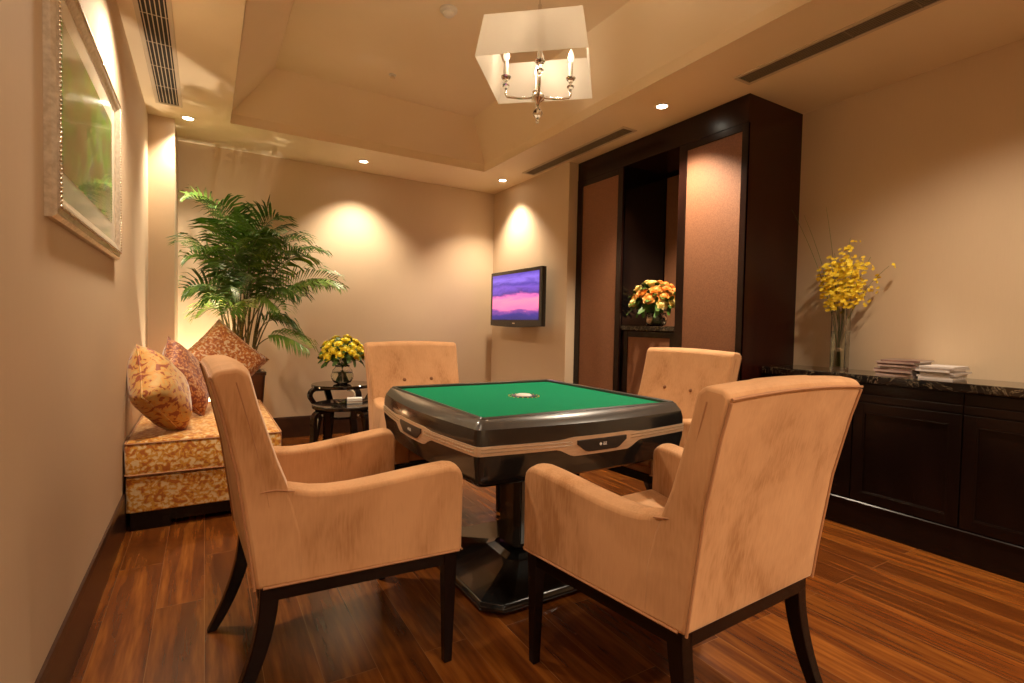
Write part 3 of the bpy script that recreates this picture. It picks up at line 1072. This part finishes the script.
# centre console of the felt
b = nb(); lathe(b, [(.040, 0), (.040, .004), (.036, .008), (.028, .011), (.010, .013)], (0, 0, TZ-.004), 32)
obj('dice_dome', b, M_WHITE, t, smooth=True)
b = nb(); lathe(b, [(.041, .0), (.041, .003), (.060, .003), (.062, 0)], (0, 0, TZ-.0035), 40, cap=False)
obj('console_ring', b, M_BLKM, t)
b = nb()
for i in range(20):
    a = 2*PI*i/20
    bmesh.ops.create_icosphere(b, subdivisions=1, radius=.0035, matrix=Matrix.Translation((.074*math.cos(a), .074*math.sin(a), TZ-.003)))
obj('console_buttons', b, M_GOLD, t)
# column and foot
def oct_(h, c, z): return [(h, -h+c, z), (h, h-c, z), (h-c, h, z), (-h+c, h, z), (-h, h-c, z), (-h, -h+c, z), (-h+c, -h, z), (h-c, -h, z)]
b = nb(); loft(b, [oct_(.085, .022, .10), oct_(.085, .022, TZ-.28)]); obj('column', b, M_BLK, t, bevel=.003)
b = nb(); box(b, -.055, .055, -.088, -.085, .12, TZ-.30); obj('column_plate', b, M_COLM, t, bevel=.002)
b = nb(); box(b, .16, .40, -.46, -.30, TZ-.25, TZ-.205) if False else box(b, -.30, .30, -.30, .30, TZ-.285, TZ-.248); obj('mechanism_tray', b, M_BLKM, t, bevel=.01)
b = nb(); box(b, -.30+.02, -.20, -.303, -.300, TZ-.28, TZ-.255); obj('sticker', b, M_WHITE, t)
b = nb(); loft(b, [oct_(.395, .07, .012), oct_(.40, .07, .030), oct_(.39, .07, .048), oct_(.14, .04, .072), oct_(.105, .028, .085)])
obj('foot_plate', b, M_BLK, t, bevel=.006, seg=3)
for sx in (-1, 1):
    for sy in (-1, 1):
        b = nb(); lathe(b, [(.022, 0), (.026, .006), (.026, .016)], (sx*.33, sy*.33, 0), 16); obj('foot_pad', b, M_BLKM, t)

# ------------------------------------------------------------------ round side tables
def bent_leg(b, pts, wd, th, ang):
    """flat bent wood strip: pts (r, z), width tangential"""
    c, s = math.cos(ang), math.sin(ang)
    rings = []
    for i, (r, z) in enumerate(pts):
        p0 = pts[max(i-1, 0)]; p1 = pts[min(i+1, len(pts)-1)]
        dx, dz = p1[0]-p0[0], p1[1]-p0[1]
        L = math.hypot(dx, dz) or 1
        nx, nz = -dz/L*th/2, dx/L*th/2
        q = []
        for sx, sw in ((1, -1), (1, 1), (-1, 1), (-1, -1)):
            rr, zz = r+sx*nx, z+sx*nz
            q.append((c*rr-s*sw*wd/2, s*rr+c*sw*wd/2, zz))
        rings.append(q)
    loft(b, rings)
def arc(cx, cz, r, a0, a1, n): return [(cx+r*math.cos(R(a0+(a1-a0)*i/n)), cz+r*math.sin(R(a0+(a1-a0)*i/n))) for i in range(n+1)]
def side_table(lab, loc, r, h, inward, rz):
    t = thing('side_table', lab, 'side table', loc, rz, 'round bentwood side tables by the back wall')
    b = nb(); lathe(b, [(r-.004, h-.028), (r, h-.022), (r, h-.006), (r-.006, h)], n=48); obj('table_top', b, M_TTOP, t, smooth=True, sharp=30)
    for k in range(4):
        b = nb()
        ro = r+.022
        if not inward:
            pts = [(r-.10, h-.045), (r-.04, h-.045)] + arc(ro-.055, h-.10, .055, 90, 0, 7) + [(ro, h-.2), (ro+.0, .0)]
        else:
            pts = [(r-.12, h-.036), (r-.03, h-.036)] + arc(ro-.04, h-.085, .05, 90, -35, 9) + [(r-.035, h-.20), (r-.055, h-.30), (r-.02, .12), (r+.0, 0)]
        bent_leg(b, pts, .058, .030, k*PI/2)
        obj('leg', b, M_LACQ, t, bevel=.004)
    b = nb(); lathe(b, [(r-.09, h-.30), (r-.085, h-.286), (r-.10, h-.282)], n=32) if inward else lathe(b, [(.06, h-.06), (.06, h-.028)], n=24)
    obj('stretcher', b, M_LACQ, t)
    return t
TA = (.97, 4.17, 0)
TB = (1.075, 4.80, 0)
side_table('low round black side table with straight bent legs holding the white box', TA, .26, .50, False, R(20))
side_table('taller round black side table with curled legs holding the yellow roses', TB, .265, .585, True, R(14))

# glass dish and white box on the low table
b = nb(); lathe(b, [(.03, 0), (.052, .004), (.060, .028), (.056, .028), (.048, .008), (.0, .006)], (0, 0, 0), 28, cap=False)
o = obj('glass_dish', b, M_GLASS, smooth=True); o.location = (TA[0]-.045, TA[1]-.005, .5005)
tag(o, 'small clear glass dish beside the white box on the low side table', 'dish')
t = thing('tissue_box', 'small white rectangular box with silver band on the low round side table', 'box', (TA[0]+.055, TA[1]-.03, .5005), R(-12))
b = nb(); box(b, -.058, .058, -.035, .035, 0, .045); obj('body', b, M_WHITE, t, bevel=.005)
b = nb(); box(b, -.0585, .0585, -.0355, .0355, .012, .020); obj('band', b, M_SILV, t)

# ------------------------------------------------------------------ flowers
def petal(b, base, out, up_, w, l, curl, mi=0, n=4):
    """cupped petal growing from base in direction mixing out & up"""
    out = Vector(out).normalized(); up_ = Vector(up_).normalized(); tan = out.cross(up_).normalized()
    rows = []
    for i in range(n+1):
        v = i/n
        ww = w*math.sin(PI*(.18+.70*v))**.8
        d = l*(up_*math.sin(min(1.35, v*1.5))+out*(.35*math.sin(v*PI*.6)+curl*v**2))
        row = []
        for j in (-1, 0, 1):
            cup = -out*(.30*ww*abs(j))
            row.append(b.verts.new(Vector(base)+d+tan*ww*j*.5+cup))
        rows.append(row)
    for i in range(n):
        for j in range(2):
            b.faces.new((rows[i][j], rows[i][j+1], rows[i+1][j+1], rows[i+1][j])).material_index = mi
def rose_bloom(rad):
    b = nb()
    bmesh.ops.create_icosphere(b, subdivisions=2, radius=rad*.80, matrix=Matrix.Translation((0, 0, rad*.15)) @ Matrix.Diagonal((1, 1, 1.15, 1)))
    for layer, (k, ro, cu, l) in enumerate(((5, .20, -.05, 1.25), (6, .42, .22, 1.12), (7, .55, .50, .95))):
        for i in range(k):
            a = 2*PI*i/k+layer*.6
            o_ = (math.cos(a), math.sin(a), 0)
            petal(b, (o_[0]*rad*ro, o_[1]*rad*ro, -rad*.35), o_, (0, 0, 1), rad*1.15, rad*l, cu)
    return b
def rose_proto(name, rad, mat, lab, group, cat='flower'):
    t = thing(name, lab, cat, (0, 0, 0), 0, group)
    obj('bloom', rose_bloom(rad), mat, t, smooth=True)
    b = nb()
    for i in range(3):
        a = i*2.1
        petal(b, (0, 0, -rad*.9), (math.cos(a), math.sin(a), .0), (math.cos(a)*.8, math.sin(a)*.8, .35), rad*1.1, rad*2.2, .3)
    obj('leaf', b, M_GREEN, t, smooth=True)
    return t
def bouquet(center, neck, foot_r, protos, dirs, rad, zfoot, grp):
    """every bloom is its own flower with a stem down into the vase"""
    objs = [protos[0]] + [dup(protos[0]) for _ in dirs[1:]]
    for i, (d, R_) in enumerate(dirs):
        o = objs[i]
        d = Vector(d).normalized()
        p = Vector(center)+d*R_
        o.location = p
        q = Vector((d.x, d.y, d.z+.35)).to_track_quat('Z', 'Y')
        o.rotation_mode = 'QUATERNION'
        o.rotation_quaternion = q
        # stem in the flower's own frame
        im = Matrix.Translation(p) @ q.to_matrix().to_4x4()
        im.invert()
        a = math.atan2(d.y, d.x)+PI*.8
        foot = Vector((neck[0]+foot_r*math.cos(a), neck[1]+foot_r*math.sin(a), zfoot))
        nk = Vector((neck[0]+.012*math.cos(a+PI), neck[1]+.012*math.sin(a+PI), neck[2]))
        b = nb()
        tube(b, [im @ (p-d*rad*.3), im @ (nk*.55+(p)*.45), im @ nk, im @ foot], .0022, 5)
        obj('stem', b, M_GREEN, o)
def sphere_dirs(n, zmin, seed, jit=.0):
    rr = random.Random(seed)
    out = []
    ga = PI*(3-math.sqrt(5))
    for i in range(n):
        z = 1-(1-zmin)*(i+.5)/n
        r = math.sqrt(1-z*z)
        a = i*ga
        out.append((r*math.cos(a), r*math.sin(a), z))
    return out

# round glass vase of yellow roses
VX, VY, VZ = 1.075, 4.795, .5855
t = thing('round_glass_vase', 'round clear glass vase on the taller black side table holding yellow roses', 'vase', (VX, VY, VZ))
b = nb(); lathe(b, [(.045, 0), (.075, .012), (.098, .05), (.100, .08), (.085, .125), (.062, .150), (.066, .165), (.062, .165), (.058, .150), (.081, .123), (.096, .08), (.094, .05), (.072, .016), (.0, .012)], n=36, cap=False)
obj('glass', b, M_GLASS, t, smooth=True)
b = nb(); lathe(b, [(.0, .0125), (.071, .0165), (.0935, .05), (.0955, .08), (.088, .108), (.0, .108)], n=36, cap=False); obj('water', b, M_WATER, t, smooth=True)
P = rose_proto('yellow_rose', .034, M_YROSE, 'yellow rose in the round glass vase on the side table', 'yellow roses in the round vase')
dd = sphere_dirs(36, -.08, 4)
rr = random.Random(9)
bouquet((VX, VY, VZ+.245), (VX, VY, VZ+.155), .045, [P], [((x*1, y*1, z*.75), .172+rr.uniform(-.016, .016)) for x, y, z in dd], .03, VZ+.03, 'yellow roses')
def foliage(c, r, n, seed, zs, mat, lab):
    rr = random.Random(seed)
    b = nb()
    for i in range(n):
        a = rr.uniform(0, 2*PI); z = rr.uniform(*zs)
        o_ = Vector((math.cos(a), math.sin(a), z)).normalized()
        base = Vector((0, 0, 0))+o_*r*rr.uniform(.2, .75)
        petal(b, base, o_, (o_+Vector((0, 0, .5))), r*.22, r*.42, .2)
    o = obj('bouquet_leaves', b, mat, smooth=True)
    o.location = c
    return tag(o, lab, 'leaves', kind='stuff')
foliage((VX, VY, VZ+.235), .15, 90, 2, (-.35, .5), M_GREEN, 'dark green rose leaves between the yellow roses above the round vase')

# niche bouquet
NX, NY, NZ = XF+.13, YC0+.88, 1.1655
t = thing('glass_bowl_vase', 'clear glass bowl vase on the marble shelf inside the wardrobe niche', 'vase', (NX, NY, NZ))
b = nb(); lathe(b, [(.05, 0), (.075, .008), (.088, .04), (.088, .07), (.078, .105), (.080, .110), (.075, .110), (.084, .07), (.084, .04), (.072, .012), (0, .010)], n=32, cap=False)
obj('glass', b, M_GLASS, t, smooth=True)
b = nb(); lathe(b, [(0, .0105), (.0715, .0125), (.0835, .04), (.0835, .07), (0, .071)], n=32, cap=False); obj('water', b, M_WATER, t, smooth=True)
P1 = rose_proto('orange_rose', .044, M_OROSE, 'orange rose in the glass bowl in the wardrobe niche', 'orange roses in the niche')
P2 = rose_proto('cream_rose', .036, M_CROSE, 'cream yellow rose in the glass bowl in the wardrobe niche', 'cream roses in the niche')
dd = sphere_dirs(34, -.05, 5)
orr = [i for i, d in enumerate(dd) if i % 5 in (0, 2) and d[2] > .15]
d1 = [((dd[i][0]*.75, dd[i][1]*1.1, dd[i][2]*.85), .17) for i in orr]
d2 = [((dd[i][0]*.75, dd[i][1]*1.35, dd[i][2]*.75+.02), .195) for i in range(34) if i not in orr]
bouquet((NX, NY, NZ+.165), (NX, NY, NZ+.10), .04, [P1], d1, .03, NZ+.025, '')
bouquet((NX, NY, NZ+.165), (NX, NY, NZ+.10), .04, [P2], d2, .03, NZ+.025, '')
foliage((NX+.02, NY-.12, NZ+.18), .14, 34, 6, (-.1, .8), M_GREEN, 'dark green leaves at the right of the orange bouquet in the niche')

# tall square vase with orchid sprays
OX, OY, OZ = 3.545, 1.775, .9055
t = thing('square_glass_vase', 'tall square clear glass vase with water on the marble sideboard', 'vase', (OX, OY, OZ), R(8))
s = .043; hh_ = .40
b = nb()
loft(b, [rsq(s, .006, 0), rsq(s, .006, hh_), rsq(s-.004, .004, hh_), rsq(s-.004, .004, .014)], cap=False)
b.faces.new([b.verts.new(p) for p in rsq(s-.004, .004, .014)]); b.faces.new([b.verts.new(p) for p in rsq(s, .006, 0)])
bmesh.ops.remove_doubles(b, verts=b.verts, dist=1e-5)
obj('glass', b, M_GLASS, t)
b = nb(); loft(b, [rsq(s-.0045, .004, .0145), rsq(s-.0045, .004, .25)]); obj('water', b, M_WATER, t)
def blossom(b, c, n, r):
    n = Vector(n).normalized()
    t1 = n.cross(Vector((0, 0, 1)));  t1 = t1.normalized() if t1.length > .1 else Vector((1, 0, 0))
    t2 = n.cross(t1)
    for k in range(5):
        a = 2*PI*k/5+.3
        d = t1*math.cos(a)+t2*math.sin(a)
        rr_ = r*(1.25 if k == 0 else .75)
        w = r*(.55 if k == 0 else .28)
        s_ = d.cross(n)
        p = [c, c+d*rr_*.5+s_*w+n*r*.15, c+d*rr_, c+d*rr_*.5-s_*w+n*r*.15]
        b.faces.new([b.verts.new(q) for q in p])
SPR = [((-.13, .02, .42), 22), ((-.05, -.06, .50), 26), ((.03, .06, .47), 26), ((.07, -.08, .44), 26), ((-.02, -.16, .42), 26), ((-.09, -.10, .36), 22), ((.05, -.24, .36), 12), ((-.02, .12, .38), 20), ((.02, -.03, .56), 14), ((-.08, .08, .34), 18)]
SL = ['yellow orchid spray leaning farthest left in the square vase', 'tall yellow orchid spray left of the middle of the square vase', 'dense yellow orchid spray near the middle of the square vase',
      'dense yellow orchid spray at the back of the square vase', 'yellow orchid spray leaning right in the square vase', 'low yellow orchid spray at the front left of the square vase',
      'thin pale orchid spray reaching farthest right from the square vase', 'short yellow orchid spray on the wardrobe side of the square vase', 'tallest yellow orchid spray above the middle of the square vase', 'lowest yellow orchid spray near the rim of the square vase']
rr = random.Random(11)
for (dx, dy, dz), nbl in list(SPR):
    lab = SL[SPR.index(((dx, dy, dz), nbl))]
    t = thing('orchid_spray', lab, 'flower', (OX, OY, OZ+.02), 0, 'yellow orchid sprays in the square vase')
    dx, dy, dz = (dx*.95 if dx < 0 else dx*.45), dy*1.05, dz+.27
    nbl = int(nbl*2.5)
    B0, B1, B2 = (-dx*.08, -dy*.08, 0), (dx*.06, dy*.06, .42), (dx, dy, dz)
    pts = bez(B0, B1, B2, 12)
    b = nb(); tube(b, pts, [.0022-.0001*i for i in range(len(pts))], 5); obj('stem', b, M_GREEN, t)
    b = nb()
    for i in range(nbl):
        u = rr.uniform(.55, 1.0)
        q = bez(B0, B1, B2, 20)[int(u*20)]
        off = Vector((rr.uniform(-1, 1), rr.uniform(-1, 1), rr.uniform(-1, .8)))*.045
        blossom(b, q+off, Vector((-.6, -.7, .2))+off*18, rr.uniform(.012, .020))
    obj('blossoms', b, M_ORCH, t)
for i, (dx, dy, dz, lab) in enumerate(((-.16, .26, 1.04, 'long thin grass blade leaning farthest left out of the square vase'), (-.10, .21, 1.0, 'second long grass blade leaning left out of the square vase'), (-.04, .10, 1.04, 'upright thin grass blade rising straight from the square vase'))):
    b = nb()
    pts = bez((0, 0, 0), (dx*.12, dy*.12, .48), (dx, dy, dz), 12)
    tube(b, pts, [.0026*(1-i_/13) + .0004 for i_ in range(13)], 5)
    o = obj('grass_blade', b, M_GREEN, smooth=True); o.location = (OX, OY, OZ+.02)
    tag(o, lab, 'leaf', 'long grass blades in the square vase')

# ------------------------------------------------------------------ areca palm
PX, PY = .27, 5.06
t = thing('potted_palm', 'tall green areca palm in a dark brown planter in the back left corner', 'potted plant', (PX, PY, 0))
b = nb()
ph = .70
loft(b, [rsq(.14, .02, 0), rsq(.18, .025, ph-.03), rsq(.188, .025, ph-.03), rsq(.188, .025, ph), rsq(.165, .02, ph), rsq(.160, .02, ph-.06)], cap=False)
b.faces.new([b.verts.new(p) for p in rsq(.14, .02, 0)])
obj('planter', b, M_POT, t, bevel=.003)
b = nb(); loft(b, [rsq(.158, .02, ph-.08), rsq(.162, .02, ph-.05)]); obj('soil', b, M_SOIL, t)
rr = random.Random(21)
def frond(tip, ctrl, base, mat, leaf_l=.26, n=30, dens=1, start=.30, droop=.35, roll=0):
    rach = bez(base, ctrl, tip, 24)
    b = nb()
    tube(b, rach, [.006*(1-i/25)+.0012 for i in range(25)], 5, mi=1)
    side0 = None
    for i in range(n):
        u = start+(1-start)*(i+.5)/n
        f = u*24
        k = min(23, int(f))
        p = rach[k].lerp(rach[k+1], f-k)
        tg = (rach[k+1]-rach[k]).normalized()
        sd = tg.cross(Vector((0, 0, 1)))
        if sd.length < .2:
            sd = Vector((1, .3, 0))
        sd.normalize()
        if side0 and sd.dot(side0) < 0: sd = -sd
        side0 = sd
        if roll:
            sd = (Matrix.Rotation(R(roll), 3, tg) @ sd)
        un = sd.cross(tg)
        if un.z < 0: un = -un
        L = leaf_l*(math.sin(PI*(.22+.70*(u-start)/(1-start)))**.7)*rr.uniform(.88, 1.08)
        w = .0085*(.8+.3*L/leaf_l)
        for s in (-1, 1):
            d0 = (sd*s*.75+tg*.62+un*.38).normalized()
            d1 = (d0+Vector((0, 0, -droop*rr.uniform(.6, 1.5)))).normalized()
            d2 = (d1+Vector((0, 0, -droop*1.1))).normalized()
            q0 = p
            q1 = q0+d0*L*.38
            q2 = q1+d1*L*.34
            q3 = q2+d2*L*.28
            wn = tg*w if abs(d0.dot(tg)) < .9 else un*w
            fold = un*w*.25
            vs = [b.verts.new(v) for v in (q0, q1-wn+fold, q1+wn+fold, q2-wn*.75, q2+wn*.75, q3)]
            for fc in ((0, 2, 1), (1, 2, 4, 3), (3, 4, 5)):
                b.faces.new([vs[x] for x in fc]).material_index = 0
    # keep the leaves off the walls
    for v in b.verts:
        if v.co.y > YB-PY-.015: v.co.y = YB-PY-.015-.3*(0)
        if v.co.x < -.19-PX and v.co.y > 4.78-PY:
            v.co.x = -.19-PX
    return obj('frond', b, [mat, M_STEMP], t)
Zs = ph-.06
def P_(px, py, yy): # approximate world point for the plant (kept as plain numbers)
    return Vector((-.208+(px-175)*.0079*(1+(yy-5)*.18)+ (yy-5)*.15, yy, 2.27-(py-190)*.0087*(1+(yy-5)*.15)))
FR = [((205, 300), 5.05, M_LEAFY, .24, .5), ((290, 330), 4.95, M_LEAF, .24, .7), ((214, 215), 4.9, M_LEAF, .24, .4), ((240, 262), 4.5, M_LEAFY, .24, .5), ((196, 262), 4.6, M_LEAF, .24, .5), ((300, 300), 4.75, M_LEAF, .24, .7), ((284, 240), 4.65, M_LEAF, .24, .5), ((268, 250), 4.5, M_LEAF, .24, .6), ((230, 320), 4.7, M_LEAFY, .22, .5), ((248, 300), 4.6, M_LEAF, .24, .5), ((312, 262), 4.6, M_LEAFY, .24, .6),
      ((186, 207), 5.02, M_LEAF, .24, .35), ((186, 262), 5.05, M_LEAFY, .24, .45), ((186, 292), 5.05, M_LEAF, .25, .5), ((196, 318), 5.0, M_LEAFY, .22, .4),
      ((226, 232), 4.75, M_LEAF, .24, .4), ((245, 222), 5.15, M_LEAF, .24, .3), ((275, 222), 4.85, M_LEAF, .25, .35), ((300, 236), 5.05, M_LEAF, .25, .45),
      ((322, 250), 4.90, M_LEAF, .26, .5), ((342, 286), 4.85, M_LEAFY, .26, .6), ((330, 272), 5.15, M_LEAF, .25, .6), ((308, 352), 4.80, M_LEAFY, .22, .8),
      ((205, 240), 5.10, M_LEAF, .25, .4), ((292, 262), 4.6, M_LEAF, .24, .6), ((236, 275), 4.55, M_LEAF, .24, .6), ((255, 240), 4.7, M_LEAF, .24, .5),
      ((212, 300), 4.6, M_LEAF, .22, .6), ((282, 315), 4.7, M_LEAFY, .22, .6), ((262, 290), 4.62, M_LEAF, .22, .6)]
for k, ((px, py), yy, m, ll, dr) in enumerate(FR):
    tp = P_(px, py, yy) - Vector((PX, PY, 0))
    a = 2*PI*k/len(FR)
    base = Vector((.07*math.cos(a*3), .07*math.sin(a*3), Zs))
    hi = max(tp.z+.12, 1.35+.25*math.sin(k*1.7))
    if py > 300: hi = max(tp.z+.30, 1.15)
    ctrl = Vector((tp.x*.28, tp.y*.30, hi))
    st = .42 if tp.z > 1.5 else .5
    frond(tp, ctrl, base, m, ll*1.35, 25, start=st, droop=dr, roll=rr.uniform(-35, 35))
# closed spear leaf and bare canes
b = nb()
tube(b, bez((.0, 0, Zs), (.14, -.02, 1.3), (.16, -.08, 2.0), 10), [.006]*6+[.012, .016, .013, .008, .003], 6)
obj('spear_leaf', b, M_LEAF, t)
b = nb()
tube(b, bez((.17, -.08, 1.9), (.17, -.08, 2.05), (.215, -.10, 2.24), 6), [.004, .004, .003, .003, .006, .008, .002], 5)
obj('spear_tip', b, M_STEMP, t)
for k in range(8):
    a = k*.8+.3
    b = nb()
    tube(b, bez((.08*math.cos(a), .08*math.sin(a), Zs), (.11*math.cos(a), .10*math.sin(a), 1.0), (.20*math.cos(a), .13*math.sin(a), 1.35), 8), [.011, .010, .009, .0085, .008, .0075, .007, .006, .005], 6)
    obj('cane', b, M_STEMP, t)
# uplight that throws the palm shadow on the ceiling
t = thing('floor_uplight', 'small black floor spotlight behind the daybed below the palm', 'lamp', (-.06, 5.05, 0))
b = nb(); lathe(b, [(.05, 0), (.05, .015), (.012, .02), (.012, .05)], n=20); obj('base', b, M_BLKM, t)
b = nb(); lathe(b, [(.032, .05), (.040, .06), (.040, .13), (.036, .13), (.034, .07)], n=20, cap=False); obj('lamp_head', b, M_BLKM, t)
light('SPOT', 'uplight_lamp', (-.06, 5.05, .16), 90, (1, .80, .56), (PI, 0, 0), spot_size=R(160), spot_blend=.3, shadow_soft_size=.02)

# ------------------------------------------------------------------ world
w = bpy.data.worlds.new('world')
S.world = w
w.use_nodes = True
w.node_tree.nodes['Background'].inputs[0].default_value = (1, .85, .65, 1)
w.node_tree.nodes['Background'].inputs[1].default_value = .05
